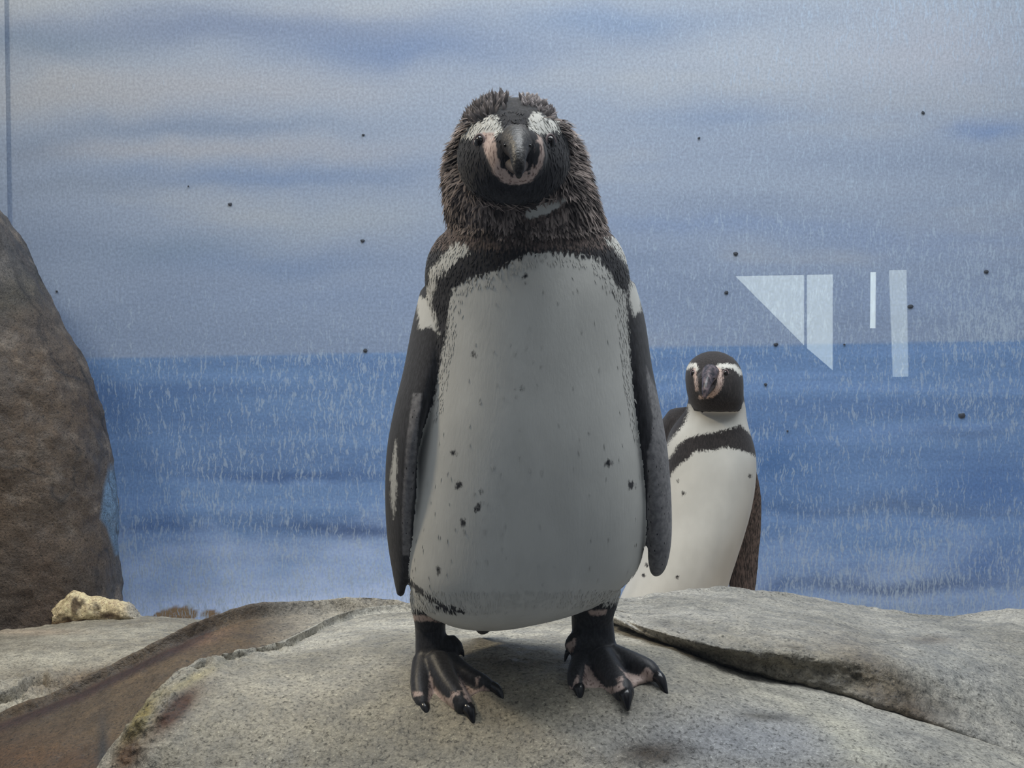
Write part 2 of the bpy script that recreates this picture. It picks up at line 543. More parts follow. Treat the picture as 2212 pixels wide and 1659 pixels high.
def colD(p, u, v, n):
    c = rough_base(p, (142, 140, 132), (176, 173, 164), 61)
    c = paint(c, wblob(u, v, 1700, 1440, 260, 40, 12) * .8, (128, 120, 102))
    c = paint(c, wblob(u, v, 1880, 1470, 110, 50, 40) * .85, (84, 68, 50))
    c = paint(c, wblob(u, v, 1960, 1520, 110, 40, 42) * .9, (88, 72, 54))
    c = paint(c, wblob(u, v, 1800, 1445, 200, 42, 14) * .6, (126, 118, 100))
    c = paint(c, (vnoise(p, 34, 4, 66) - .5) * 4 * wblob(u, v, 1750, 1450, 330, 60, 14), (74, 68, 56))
    c = paint(c, wblob(u, v, 2060, 1440, 120, 60, 30) * .6, (134, 136, 134))
    c = paint(c, wblob(u, v, 2010, 1382, 50, 9) * .6, (96, 84, 70))
    c = paint(c, wblob(u, v, 2190, 1380, 70, 30) * .5, (128, 124, 112))
    return c * 0.76


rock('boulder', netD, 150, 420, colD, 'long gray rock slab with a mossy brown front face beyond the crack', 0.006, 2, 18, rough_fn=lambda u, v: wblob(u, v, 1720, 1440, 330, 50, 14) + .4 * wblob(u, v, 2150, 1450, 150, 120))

# --- middle brown ledge and left back slab
B_rim = [(-150, 1640, 1.75), (0, 1568, 1.76), (90, 1533, 1.78), (170, 1500, 1.80), (250, 1460, 1.83), (330, 1421, 1.85), (400, 1388, 1.88), (460, 1364, 1.92), (530, 1344, 1.96), (610, 1333, 2.0), (700, 1326, 2.02), (790, 1322, 2.02), (860, 1328, 2.02), (930, 1345, 2.02)]
netB = []
for i, (u, v, y) in enumerate(B_rim):
    top = P(u, v, y)
    s = max(0.0, 1 - max(0, u - 430) / 350.0)
    f = np.clip((u - 480) / 160.0, 0, 1)
    rows = []
    for k, (dv, dy) in enumerate([(330, .36), (210, .29), (130, .21), (70, .13), (28, .055)]):
        dvv = dv * (0.32 + 0.68 * s)
        dyy = dy * (1 - 0.2 * f)
        rows.append(P(u, v + dvv, y - dyy))
    b1 = top.copy(); b1[1] += 0.03; b1[2] -= 0.02
    b2 = b1.copy(); b2[1] += 0.05; b2[2] = -0.5
    fr = rows[0].copy(); fr[2] -= 0.25
    netB.append([fr] + rows + [top, b1, b2])
netB = np.swapaxes(np.array(netB), 0, 1)


def colB(p, u, v, n):
    c = rough_base(p, (70, 57, 44), (98, 82, 62), 71)
    c = paint(c, np.clip((u - 540) / 160, 0, 1), (160, 154, 141))
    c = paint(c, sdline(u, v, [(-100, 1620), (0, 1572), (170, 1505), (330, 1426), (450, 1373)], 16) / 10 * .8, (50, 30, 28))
    c = paint(c, wblob(u, v, 60, 1640, 180, 50) * .7, (86, 58, 34))
    c = paint(c, wblob(u, v, 222, 1630, 13, 80) * 1.0, (46, 45, 46))
    c = paint(c, wblob(u, v, 460, 1378, 50, 12, -25) * .6, (128, 100, 78))
    return c * 0.75


rock('boulder', netB, 120, 300, colB, 'dark brown wet rock ledge running down to the gully', 0.006, 3, 16)

C_cre = [(-150, 1380, 2.68), (0, 1366, 2.68), (70, 1359, 2.7), (130, 1353, 2.7), (210, 1346, 2.7), (290, 1340, 2.72), (350, 1338, 2.74), (420, 1346, 2.74), (480, 1356, 2.74), (560, 1376, 2.7), (640, 1400, 2.65)]
netC = []
for i, (u, v, y) in enumerate(C_cre):
    cr = P(u, v, y)
    rows = [P(u, 1660, 1.93), P(u, 1570, 1.96), P(u, 1515, 2.0), P(u, 1480, 2.04), P(u, 1462 if u < 260 else 1450, 2.10), P(u, 0.45 * v + 0.55 * 1455, 2.25), P(u, 0.72 * v + 0.28 * 1455, 2.45)]
    b1 = cr.copy(); b1[1] += 0.05; b1[2] -= 0.03
    b2 = b1.copy(); b2[1] += 0.04; b2[2] = -0.45
    netC.append(rows + [cr, b1, b2])
netC = np.swapaxes(np.array(netC), 0, 1)


def colC(p, u, v, n):
    c = rough_base(p, (140, 134, 120), (170, 165, 150), 81)
    c = paint(c, wblob(u, v, 200, 1465, 160, 22, -8) * .8, (104, 84, 62))
    c = paint(c, wblob(u, v, 60, 1365, 110, 7) * .8, (182, 166, 146))
    return c * 0.82


rock('boulder', netC, 130, 260, colC, 'low gray rock slab with a ragged crack at the foot of the standing boulder', 0.007, 4, 14, rough_fn=lambda u, v: wblob(u, v, 150, 1480, 240, 40, -8) * 1.4, carve_fn=lambda u, v: 0.035 * np.clip(sdline(u, v, [(-60, 1535), (0, 1512), (30, 1500), (60, 1478), (90, 1470), (150, 1474), (185, 1468)], 12) / 8, 0, 1))

# --- the tall boulder standing against the mural
Bo = [(1372, 262), (1345, 262), (1290, 257), (1200, 256), (1080, 251), (1020, 241), (950, 221), (860, 196), (780, 170), (730, 141), (640, 100), (545, 50), (470, 0), (400, -60), (330, -160), (290, -330)]
netE = []
YB = 3.0
for v, ur in Bo:
    R = P(ur, v, YB)
    row = []
    hw = 0.30 - max(0, -ur) * 0.0007
    cx = R[0] - hw
    for a in np.linspace(-0.25 * math.pi, 1.25 * math.pi, 19):
        ca, sa = math.cos(a), math.sin(a)
        row.append((cx + hw * np.sign(ca) * abs(ca) ** 0.8, YB - 0.22 * np.sign(sa) * abs(sa) ** 0.9 * (0.75 if v < 500 else 1), R[2]))
    netE.append(row)
netE = np.array(netE)


def colE(p, u, v, n):
    c = rough_base(p, (58, 58, 61), (84, 81, 79), 91)
    k = vnoise(p, 3.2, 4, 92)
    c = paint(c, (k - 0.48) * 5 * .6, (80, 68, 57))
    c = paint(c, wblob(u, v, 90, 1290, 50, 120) * .6, (84, 70, 60))
    c = paint(c, wblob(u, v, 30, 640, 40, 80, 60) * .6, (66, 64, 56))
    c = paint(c, wblob(u, v, 60, 1100, 200, 60) * .35, (96, 84, 73))
    e = sdpoly(u, v, [(236, 1000), (260, 1000), (262, 1200), (248, 1200), (230, 1140), (215, 1120), (224, 1050)])
    c = paint(c, e / 8 + .3, (96, 122, 148))
    c = paint(c, sdline(u, v, [(0, 480), (50, 555), (90, 630), (115, 660)], 5) / 5, (70, 66, 66))
    rid = np.abs(vnoise(p, 5.0, 4, 95) - .5)
    c = paint(c, (.014 - rid) / .012 * .7, (40, 38, 38))
    c = paint(c, (vnoise(p, 26, 4, 97) - .58) * 6 * .6, (120, 110, 100))
    ce = sdline(u, v, [(120, 800), (150, 812), (190, 826)], 4)
    c = paint(c, ce / 4, (50, 48, 50))
    return c


boul = rock('tall_boulder', netE, 260, 220, colE, 'tall dark brown-gray boulder standing against the painted wall', 0.020, 6, 7, flip=-1.0, cat='boulder')

# cream crust broken off at the foot of the boulder
cr_u = [112, 135, 160, 195, 230, 262, 285, 306]
cr_top = [1322, 1290, 1278, 1288, 1292, 1300, 1312, 1336]
netF = []
for u, vt in zip(cr_u, cr_top):
    k = 0.5
    netF.append([P(u, 1358, 2.755), P(u, 1342, 2.735), P(u, 0.45 * vt + 0.55 * 1345, 2.73), P(u, vt + 5, 2.745), P(u, vt, 2.77), P(u, vt + 4, 2.80), P(u, 1356, 2.84)])
netF = np.swapaxes(np.array(netF), 0, 1)


def colF(p, u, v, n):
    c = rough_base(p, (150, 136, 108), (206, 190, 152), 101)
    c = paint(c, (vnoise(p, 45, 4, 103) - .56) * 7, (84, 70, 50))
    c = paint(c, wblob(u, v, 235, 1330, 22, 9) * .95, (78, 56, 44))
    c = paint(c, wblob(u, v, 170, 1349, 90, 7) * .85, (170, 128, 96))
    c = paint(c, np.clip((u - 262) / 20, 0, 1) * .8, (150, 146, 138))
    return c


rock('crust_lump', netF, 60, 110, colF, 'cream crusty broken lump at the foot of the tall boulder', 0.016, 8, 22, cat='rubble')

# floor behind the rocks
fl = obj('floor', [(-3, 1.9, -.335), (3, 1.9, -.335), (3, WALLY, -.335), (-3, WALLY, -.335), (-3, 1.9, -.4), (3, 1.9, -.4), (3, WALLY, -.4), (-3, WALLY, -.4)],
         [(0, 1, 2, 3), (7, 6, 5, 4), (0, 4, 5, 1), (1, 5, 6, 2), (2, 6, 7, 3), (3, 7, 4, 0)], plain('sand_floor', tuple(lin(176, 158, 136)), 0.8), smooth=False)
tag(fl, 'sandy beige floor behind the rocks', 'floor', 'structure')

# ------------------------------------------------------------------ penguins


def rings(rows, seg=48, nv=4, ex=2.2):
    """closed loft; rows (v,uL,uR,yc,front,back)"""
    R = []
    for v, uL, uR, yc, hf, hb in rows:
        a, b = P(uL, v, yc), P(uR, v, yc)
        R.append((0.5 * (a[0] + b[0]), yc, a[2], 0.5 * (b[0] - a[0]), hf, hb))
    R = spline(np.array(R), (len(R) - 1) * nv + 1)
    t = np.linspace(0, 2 * math.pi, seg, endpoint=False)
    c, s = np.cos(t), np.sin(t)
    sc = np.sign(c) * np.abs(c) ** (2 / ex)
    ss = np.sign(s) * np.abs(s) ** (2 / ex)
    V = []
    for cx, cy, z, hw, hf, hb in R:
        V.append(np.column_stack([cx + hw * sc, cy + np.where(ss < 0, hf, hb) * ss, np.full(seg, z)]))
    V = np.array(V)
    n = len(V)
    F_ = [tuple(f) for f in grid_faces(n, seg, True)]
    V = V.reshape(-1, 3)
    F_.append(tuple(range(seg))[::-1])
    F_.append(tuple(range((n - 1) * seg, n * seg)))
    return V, F_


def tube(pts, rad, seg=14, nv=4, flat=None):
    """closed tapering tube; flat=(direction, ratio) squashes the section along a direction"""
    pts = np.array(pts, float)
    rad = np.array(rad, float).reshape(len(pts), -1)
    n = (len(pts) - 1) * nv + 1
    C = spline(pts, n)
    r = spline(rad, n)
    T = np.gradient(C, axis=0)
    T /= np.linalg.norm(T, axis=1, keepdims=True) + 1e-12
    V = []
    for i in range(n):
        ref = np.array(flat) if flat is not None else np.array((0.31, 0.2, 0.93))
        e = ref - T[i] * ref.dot(T[i]); e /= np.linalg.norm(e)
        g = np.cross(T[i], e)
        ra = r[i, 0]
        rb = r[i, -1]
        for k in range(seg):
            a = 2 * math.pi * k / seg
            V.append(C[i] + e * math.cos(a) * ra + g * math.sin(a) * rb)
    c0, c1 = C[0] - T[0] * r[0].min() * 0.7, C[-1] + T[-1] * r[-1].min() * 0.7
    V += [c0, c1]
    F_ = [tuple(f) for f in grid_faces(n, seg, True)]
    m = n * seg
    for k in range(seg):
        k2 = (k + 1) % seg
        F_.append((k2, k, m))
        F_.append(((n - 1) * seg + k, (n - 1) * seg + k2, m + 1))
    return np.array(V), F_


def ellipsoid(c, r, nu=20, nv=14):
    V, F_ = [], []
    for i in range(1, nv):
        a = math.pi * i / nv
        for k in range(nu):
            b = 2 * math.pi * k / nu
            V.append((c[0] + r[0] * math.sin(a) * math.cos(b), c[1] + r[1] * math.sin(a) * math.sin(b), c[2] + r[2] * math.cos(a)))
    F_ = [tuple(f[::-1]) for f in grid_faces(nv - 1, nu, True)]
    V += [(c[0], c[1], c[2] + r[2]), (c[0], c[1], c[2] - r[2])]
    m = (nv - 1) * nu
    for k in range(nu):
        k2 = (k + 1) % nu
        F_.append((k, k2, m))
        F_.append(((nv - 2) * nu + k2, (nv - 2) * nu + k, m + 1))
    return np.array(V), F_


def web(t1, t2, th=0.0032, n=10):
    """skin between two toes, sagging back between their ends"""
    a = spline(np.array(t1), n)
    b = spline(np.array(t2), n)
    V = []
    m = 7
    for i in range(n):
        for j in range(m):
            f = j / (m - 1)
            k = i - (i * 0.22) * (1 - (2 * f - 1) ** 2)
            i0 = int(k); i1 = min(i0 + 1, n - 1); g = k - i0
            p = (a[i0] * (1 - g) + a[i1] * g) * (1 - f) + (b[i0] * (1 - g) + b[i1] * g) * f
            V.append(p)
    V = np.array(V)
    top = V + np.array((0, 0.0, th)); bot = V - np.array((0, 0.0, th))
    F_ = []
    g = grid_faces(n, m)
    for f in g:
        F_.append(tuple(f)); F_.append(tuple(x + n * m for x in f[::-1]))
    per = [j for j in range(m)] + [i * m + m - 1 for i in range(1, n)] + [(n - 1) * m + j for j in range(m - 2, -1, -1)] + [i * m for i in range(n - 2, 0, -1)]
    for x, y in zip(per, per[1:] + per[:1]):
        F_.append((y, x, x + n * m, y + n * m))
    return np.vstack([top, bot]), F_


def fuse(name, parts, voxel, smooth_it, mat, parent):
    """one continuous skin from closed part shapes; returns object, part index per vertex"""
    V, F_, off = [], [], 0
    for pv, pf in parts:
        V.append(pv)
        F_ += [tuple(int(x) + off for x in f) for f in pf]
        off += len(pv)
    tmp = obj('tmp', np.vstack(V), F_)
    import bmesh
    bm = bmesh.new(); bm.from_mesh(tmp.data)
    bmesh.ops.recalc_face_normals(bm, faces=bm.faces)
    bm.to_mesh(tmp.data); bm.free()
    r = tmp.modifiers.new('r', 'REMESH'); r.mode = 'VOXEL'; r.voxel_size = voxel
    s = tmp.modifiers.new('s', 'SMOOTH'); s.factor = 0.5; s.iterations = smooth_it
    dg = bpy.context.evaluated_depsgraph_get()
    me = bpy.data.meshes.new_from_object(tmp.evaluated_get(dg))
    bpy.data.objects.remove(tmp)
    me.name = name
    me.materials.clear(); me.materials.append(mat)
    me.polygons.foreach_set('use_smooth', [True] * len(me.polygons))
    o = bpy.data.objects.new(name, me)
    COL.objects.link(o)
    o.parent = parent
    o.matrix_parent_inverse = Matrix.Translation(-Vector(parent.location))
    n = len(me.vertices)
    co = np.empty(n * 3); me.vertices.foreach_get('co', co); co = co.reshape(-1, 3)
    no = np.empty(n * 3); me.vertices.foreach_get('normal', no); no = no.reshape(-1, 3)
    best = np.full(n, 1e9); idx = np.zeros(n, int)
    for i, (pv, pf) in enumerate(parts):
        bv = BVHTree.FromPolygons([tuple(map(float, q)) for q in pv], [tuple(map(int, f)) for f in pf])
        lo, hi = pv.min(0) - 0.02, pv.max(0) + 0.02
        for k in np.nonzero(np.all((co > lo) & (co < hi), axis=1))[0]:
            h = bv.find_nearest(Vector(co[k]))
            if h[3] is not None and h[3] < best[k]:
                best[k] = h[3]; idx[k] = i
    return o, co, no, idx


def plumage_mat(name, amp, nscale, white, black):
    t = NT(name)
    co = t.coord()
    n = t.noise(co, nscale, 4, 0.6)
    n2 = t.noise(t.coord((1, 1, 0.4)), nscale * 1.8, 3, 0.6)
    nn = t.math('ADD', t.math('SUBTRACT', n, 0.5), t.math('SUBTRACT', n2, 0.5))

    def fac(a, am, w):
        return t.rng(t.math('MULTIPLY_ADD', nn, am, t.attr(a).outputs['Fac']), -w, w)
    fd = fac('dark', amp, amp * 0.22)
    fg = fac('grey', amp * 0.25, 3.0)
    fp = fac('pink', amp * 0.5, 3.0)
    fb = fac('brown', amp * 1.2, 8.0)
    fu = fac('buff', amp, 60.0)
    feath = t.noise(t.coord((1, 1, 0.22)), 420, 3, 0.6)
    wn = t.noise(t.coord((1, 1, 0.6)), 26, 3)
    wc = t.mix(t.rng(wn, 0.3, 0.7), tuple(white * 0.9), tuple(white))
    wc = t.mix(t.math('MULTIPLY', fu, 0.7), wc, tuple(np.array((0.70, 0.61, 0.40))))
    bc = t.mix(t.rng(feath, 0.35, 0.7), tuple(black * 0.55), tuple(black * 1.7))
    bc = t.mix(fb, bc, t.mix(t.rng(feath, 0.35, 0.66), (0.035, 0.027, 0.024, 1), (0.19, 0.14, 0.12, 1)))
    c = t.mix(fd, wc, bc)
    sp = t.n('ShaderNodeTexVoronoi', {'Vector': t.coord((1, 1, 0.6)), 'Scale': nscale * 1.1}, feature='F1').outputs[0]
    gc = t.mix(t.rng(n, 0.3, 0.7), (0.12, 0.115, 0.12, 1), (0.24, 0.23, 0.23, 1))
    gc = t.mix(t.rng(sp, 0.17, 0.12), gc, (0.015, 0.014, 0.016, 1))
    c = t.mix(fg, c, gc)
    pc = t.mix(t.rng(n2, 0.30, 0.52), (0.16, 0.095, 0.08, 1), (0.58, 0.44, 0.38, 1))
    c = t.mix(fp, c, pc)
    b = t.bump(feath, 0.22, 0.0010)
    b = t.bump(n2, 0.10, 0.002, b)
    leg = t.attr('skin').outputs['Fac']
    rough = t.rng(leg, 0, 1, 0.85, 0.42, False)
    return t.bsdf(Base_Color=c, Roughness=rough, Normal=b, Sheen_Weight=0.12, Sheen_Roughness=0.6, Specular_IOR_Level=0.3)


HORN = NT('horn')
_n = HORN.noise(HORN.coord((1, 1, 1)), 160, 4, 0.6)
HORN = HORN.bsdf(Base_Color=HORN.mix(HORN.rng(_n, 0.35, 0.7), (0.012, 0.011, 0.011, 1), (0.06, 0.052, 0.046, 1)), Roughness=0.42, Normal=HORN.bump(_n, 0.5, 0.003))
BEAK2 = NT('horn_pinkish')
_n = BEAK2.noise(BEAK2.coord((1, 1, 1)), 110, 4, 0.6)
BEAK2 = BEAK2.bsdf(Base_Color=BEAK2.mix(BEAK2.rng(_n, 0.35, 0.7), (0.025, 0.024, 0.03, 1), (0.17, 0.13, 0.14, 1)), Roughness=0.35)
LOWBEAK = plain('lower_beak_skin', (0.05, 0.038, 0.034), 0.5)
EYE = plain('eye_dark', (0.010, 0.007, 0.006), 0.12)
LID = plain('eyelid_skin', (0.20, 0.15, 0.15), 0.6)
CLAW = plain('claw_black', (0.012, 0.011, 0.012), 0.22)


def loft_part(name, sections, mat, parent, seg=18, nv=5):
    """sections: (centre, right vector, up vector): a horn shape with rounded ridge"""
    A = np.array([np.concatenate([s[0], s[1], s[2]]) for s in sections], float)
    A = spline(A, (len(A) - 1) * nv + 1)
    V = []
    for r in A:
        for k in range(seg):
            a = 2 * math.pi * k / seg
            s, c = math.sin(a), math.cos(a)
            s = np.sign(s) * abs(s) ** (1.25 if s > 0 else 0.8)
            V.append(r[:3] + r[3:6] * c + r[6:9] * s)
    n = len(A)
    F_ = [tuple(f) for f in grid_faces(n, seg, True)] + [tuple(range(seg))[::-1], tuple(range((n - 1) * seg, n * seg))]
    return obj(name, V, F_, mat, parent)


def eye(parent, c, nrm, r, k=1.0):
    nrm = np.array(nrm) / np.linalg.norm(nrm)
    V, F_ = ellipsoid(c, (r, r, r * 1.25), 20, 14)
    e = obj('eye', V, F_, EYE, parent)
    up = np.array((0, 0, 1.0)); rt = np.cross(up, nrm); rt /= np.linalg.norm(rt); up = np.cross(nrm, rt)
    V = []
    for i in range(24):
        a = 2 * math.pi * i / 24
        d = rt * math.cos(a) * r * 1.05 + up * math.sin(a) * r * 1.32
        for j in range(8):
            b = 2 * math.pi * j / 8
            V.append(np.array(c) + nrm * (r * 0.40 + r * 0.15 * math.sin(b)) + d * (1 + 0.19 * math.cos(b)))
    obj('eyelid', V, [tuple(f) for f in grid_faces(24, 8, True)] + [(23 * 8 + j, 23 * 8 + (j + 1) % 8, (j + 1) % 8, j) for j in range(8)], LID, e)
    return e


def claw(parent, a, b, r):
    a, b = np.array(a), np.array(b)
    m = 0.5 * (a + b) + np.array((0, 0, 0.35 * r + 0.002))
    V, F_ = tube([a, m, b], [[r], [r * 0.8], [r * 0.22]], 12, 5)
    return obj('claw', V, F_, CLAW, parent)


def blades(name, pos, nrm, dirs, length, width, cols, mat, parent, lift=0.35, attrs=None):
    """small feather vanes: five points each, curved away from the skin"""
    n = len(pos)
    side = np.cross(nrm, dirs)
    side /= np.linalg.norm(side, axis=1, keepdims=True) + 1e-9
    L = length[:, None]; Wd = width[:, None]
    lf = (lift if hasattr(lift, '__len__') else np.full(n, lift))[:, None]
    b0 = pos - nrm * 0.001
    m = pos + dirs * L * 0.5 + nrm * L * 0.5 * lf
    tip = pos + dirs * L + nrm * L * lf * 0.85
    V = np.stack([b0 - side * Wd * .35, b0 + side * Wd * .35, m + side * Wd * .5, m - side * Wd * .5, m + nrm * Wd * .25, tip], 1).reshape(-1, 3)
    k = np.arange(n)[:, None] * 6
    Fq = []
    for tri in ((1, 0, 4), (2, 1, 4), (0, 3, 4), (5, 2, 4), (3, 5, 4)):
        Fq.append(k + np.array(tri)[None])
    Fq = np.concatenate(Fq)
    o = obj(name, V, Fq, mat, parent)
    if cols is not None:
        cc = np.repeat(cols[:, None, :], 6, 1)
        cc[:, 0:2] *= 0.7
        cc[:, 4] *= 0.8
        cc[:, 5] *= 1.35
        set_col(o, 'feather', cc.reshape(-1, 3))
    for nm, val in (attrs or {}).items():
        set_f(o, nm, np.repeat(val, 6))
    if cols is None:
        o.data.normals_split_custom_set_from_vertices([tuple(q) for q in np.repeat(nrm, 6, 0)])
    o['kind'] = 'stuff'
    return o


FEATHER = NT('loose_feathers')
FEATHER = FEATHER.bsdf(Base_Color=FEATHER.attr('feather').outputs['Color'], Roughness=0.8, Specular_IOR_Level=0.25)


def flow(nrm, d):
    d = np.broadcast_to(np.asarray(d, float), nrm.shape)
    t = d - nrm * np.sum(nrm * d, 1, keepdims=True)
    return t / (np.linalg.norm(t, axis=1, keepdims=True) + 1e-9)


# ------------ penguin in front
p1 = bpy.data.objects.new('penguin', None)
COL.objects.link(p1)
p1.location = (float(P(1110, 1480, 1.5)[0]), 1.5, 0.0)
tag(p1, 'tall molting penguin facing forward with ruffled brown neck feathers, standing on the front rock', 'penguin')

Y0 = 1.50
body = rings([(1350, 1015, 1075, 1.505, .02, .03), (1343, 985, 1120, 1.50, .045, .05), (1328, 945, 1178, 1.50, .075, .07), (1300, 905, 1278, 1.50, .097, .09),
              (1250, 884, 1352, Y0, .112, .10), (1200, 879, 1383, Y0, .118, .105), (1100, 884, 1398, Y0, .120, .11), (1000, 893, 1392, Y0, .119, .11),
              (900, 905, 1380, Y0, .115, .105), (800, 918, 1370, Y0, .108, .10), (700, 924, 1364, Y0, .100, .095), (640, 922, 1362, Y0, .094, .09),
              (590, 920, 1357, Y0, .087, .085), (550, 928, 1346, Y0, .080, .08), (520, 945, 1330, Y0, .076, .078), (490, 968, 1306, Y0, .076, .076),
              (450, 968, 1290, 1.495, .076, .075), (410, 966, 1276, 1.49, .072, .073), (370, 968, 1262, 1.49, .065, .068), (330, 978, 1250, 1.49, .055, .062),
              (300, 995, 1232, 1.49, .043, .052), (272, 1025, 1205, 1.49, .028, .038), (262, 1060, 1170, 1.49, .012, .018)], 140, 8)
head = rings([(446, 1085, 1150, 1.432, .02, .02), (438, 1052, 1178, 1.432, .038, .032), (420, 1022, 1202, 1.433, .052, .045), (395, 1003, 1219, 1.436, .058, .05), (360, 991, 1229, 1.44, .061, .055),
              (325, 990, 1229, 1.445, .060, .058), (292, 997, 1223, 1.45, .056, .060), (264, 1008, 1210, 1.455, .050, .058),
              (240, 1026, 1194, 1.46, .041, .050), (222, 1052, 1172, 1.46, .028, .037), (214, 1080, 1145, 1.46, .012, .018)], 48)
muz = ellipsoid(P(1117, 335, 1.385), (.030, .026, .031))
brow1 = ellipsoid(P(1055, 272, 1.405), (.016, .012, .008))
brow2 = ellipsoid(P(1170, 270, 1.405), (.016, .012, .008))
thL = rings([(1365, 903, 952, Y0, .020, .020), (1350, 897, 957, Y0, .026, .026), (1325, 892, 968, Y0, .034, .035), (1290, 887, 990, Y0, .045, .05), (1240, 890, 1010, Y0, .05, .06)], 28)
thR = rings([(1345, 1243, 1318, Y0, .024, .024), (1325, 1236, 1327, Y0, .030, .030), (1305, 1230, 1332, Y0, .036, .038), (1275, 1215, 1340, Y0, .045, .05), (1230, 1200, 1345, Y0, .05, .06)], 28)
lgL = rings([(1442, 900, 985, 1.478, .026, .026), (1425, 898, 978, 1.482, .023, .024), (1400, 897, 968, 1.488, .020, .022), (1370, 897, 963, 1.493, .018, .02), (1340, 895, 963, 1.497, .018, .02), (1310, 895, 965, 1.5, .02, .02)], 26)
lgR = rings([(1435, 1246, 1345, 1.478, .026, .026), (1418, 1243, 1340, 1.482, .023, .024), (1395, 1241, 1332, 1.487, .020, .022), (1370, 1236, 1328, 1.493, .018, .02), (1335, 1234, 1325, 1.497, .018, .02), (1300, 1234, 1326, 1.5, .02, .02)], 26)
TL = {
    'a': ([(918, 1430, 1.478), (910, 1470, 1.452), (910, 1505, 1.432), (915, 1530, 1.419)], [.014, .012, .0105, .008], (922, 1557, 1.405)),
    'b': ([(945, 1432, 1.470), (965, 1475, 1.440), (990, 1512, 1.418), (1006, 1535, 1.407)], [.016, .0135, .012, .0095], (1023, 1563, 1.394)),
    'c': ([(968, 1432, 1.478), (1005, 1458, 1.458), (1040, 1476, 1.446), (1060, 1489, 1.438)], [.013, .0105, .0095, .0075], (1088, 1514, 1.424)),
}
TR = {
    'a': ([(1262, 1425, 1.478), (1250, 1452, 1.456), (1246, 1474, 1.443), (1249, 1490, 1.434)], [.014, .012, .0105, .0085], (1254, 1517, 1.420)),
    'b': ([(1298, 1425, 1.470), (1322, 1456, 1.446), (1342, 1485, 1.426), (1350, 1505, 1.414)], [.016, .0140, .0125, .0105], (1356, 1534, 1.400)),
    'c': ([(1325, 1420, 1.478), (1365, 1434, 1.466), (1398, 1448, 1.456), (1415, 1462, 1.447)], [.014, .0125, .0115, .0085], (1441, 1502, 1.430)),
}
HL = ([(968, 1385, 1.492), (985, 1400, 1.490), (993, 1409, 1.489)], [.010, .009, .006], (1002, 1418, 1.488))
HR = ([(1250, 1380, 1.485), (1237, 1395, 1.480), (1230, 1406, 1.478)], [.011, .010, .006], (1220, 1429, 1.475))


def toes(T, Hx):
    out, lines = [], []
    for k in 'abc':
        pts = [P(*q) for q in T[k][0]]
        rr = np.array(T[k][1])
        for i, q in enumerate(pts):
            q[2] += 0.001
        out.append(tube(pts, rr, 14, 4))
        lines.append([q - np.array((0, 0, r * 0.45)) for q, r in zip(pts, rr)])
    out.append(web(lines[0], lines[1]))
    out.append(web(lines[1], lines[2]))
    out.append(tube([P(*q) for q in Hx[0]], Hx[1], 12, 4))
    return out


flapL = tube([P(940, 625, 1.495), P(926, 700, 1.485), P(908, 800, 1.468), P(885, 890, 1.458), P(868, 980, 1.458), P(862, 1080, 1.465), P(862, 1170, 1.475), P(864, 1240, 1.482), P(865, 1285, 1.485)],
             [[.030, .012], [.034, .013], [.036, .013], [.036, .012], [.036, .011], [.034, .010], [.028, .009], [.018, .006], [.006, .004]], 22, 5, flat=(-0.42, 0.90, 0.0))
flapR = tube([P(1345, 615, 1.50), P(1366, 690, 1.495), P(1382, 790, 1.49), P(1398, 880, 1.485), P(1414, 970, 1.48), P(1423, 1070, 1.478), P(1425, 1160, 1.476), P(1421, 1215, 1.474), P(1416, 1240, 1.472)],
             [[.030, .012], [.034, .0115], [.035, .011], [.035, .012], [.034, .012], [.032, .012], [.027, .012], [.018, .010], [.008, .006]], 22, 5, flat=(0.30, 0.95, 0.0))
tail = tube([P(1060, 1270, 1.585), P(1050, 1330, 1.615), P(1040, 1368, 1.63)], [[.035, .02], [.022, .012], [.006, .003]], 14, 4, flat=(1, 0, 0))
parts1 = [body, head, muz, thL, thR, flapL, flapR, lgL, lgR, tail] + toes(TL, HL) + toes(TR, HR)

MAT1 = plumage_mat('penguin_plumage', 16.0, 170, np.array((0.64, 0.625, 0.575)), np.array((0.020, 0.019, 0.022)))
b1, co, no, idx = fuse('body', parts1, 0.0021, 9, MAT1, p1)
tag(b1, 'white-fronted black penguin body with spotted belly')
u, v = proj(co)


def umax(*a):
    r = a[0]
    for b in a[1:]: r = np.maximum(r, b)
    return r


idx = np.where(idx > 2, idx + 2, idx)
is_body = (idx == 0) | (idx == 5) | (idx == 6)
is_head = (idx >= 1) & (idx <= 4)
is_fl, is_fr = idx == 7, idx == 8
is_leg = (idx >= 9) & (idx != 11)
front = -no[:, 1]
white = umax(
    sdpoly(u, v, [(1145, 546), (1213, 543), (1259, 550), (1290, 556), (1305, 569), (1321, 597), (1332, 615), (1352, 632), (1356, 697), (1364, 778), (1375, 860), (1388, 930), (1420, 1000), (1440, 1100), (1440, 1500), (800, 1500), (800, 1000), (850, 985), (905, 930), (935, 870), (946, 820), (955, 760), (966, 710), (968, 670), (977, 624), (1009, 602), (1061, 588), (1100, 568)]),
    sdpoly(u, v, [(990, 519), (1012, 531), (1012, 545), (987, 559), (963, 583), (941, 599), (939, 626), (930, 648), (944, 690), (948, 722), (930, 700), (908, 705), (902, 660), (915, 636), (925, 610), (928, 583), (950, 556), (974, 531)]),
    sdpoly(u, v, [(1300, 512), (1329, 508), (1348, 540), (1358, 575), (1343, 558), (1326, 537)]),
    sdpoly(u, v, [(1359, 600), (1385, 627), (1385, 680), (1364, 690), (1358, 640)]),
    sdpoly(u, v, [(1126, 466), (1148, 446), (1190, 432), (1228, 422), (1218, 440), (1192, 458), (1150, 472)]))
back = (front + 0.12) * 60.0
dark = np.full(len(co), 80.0)
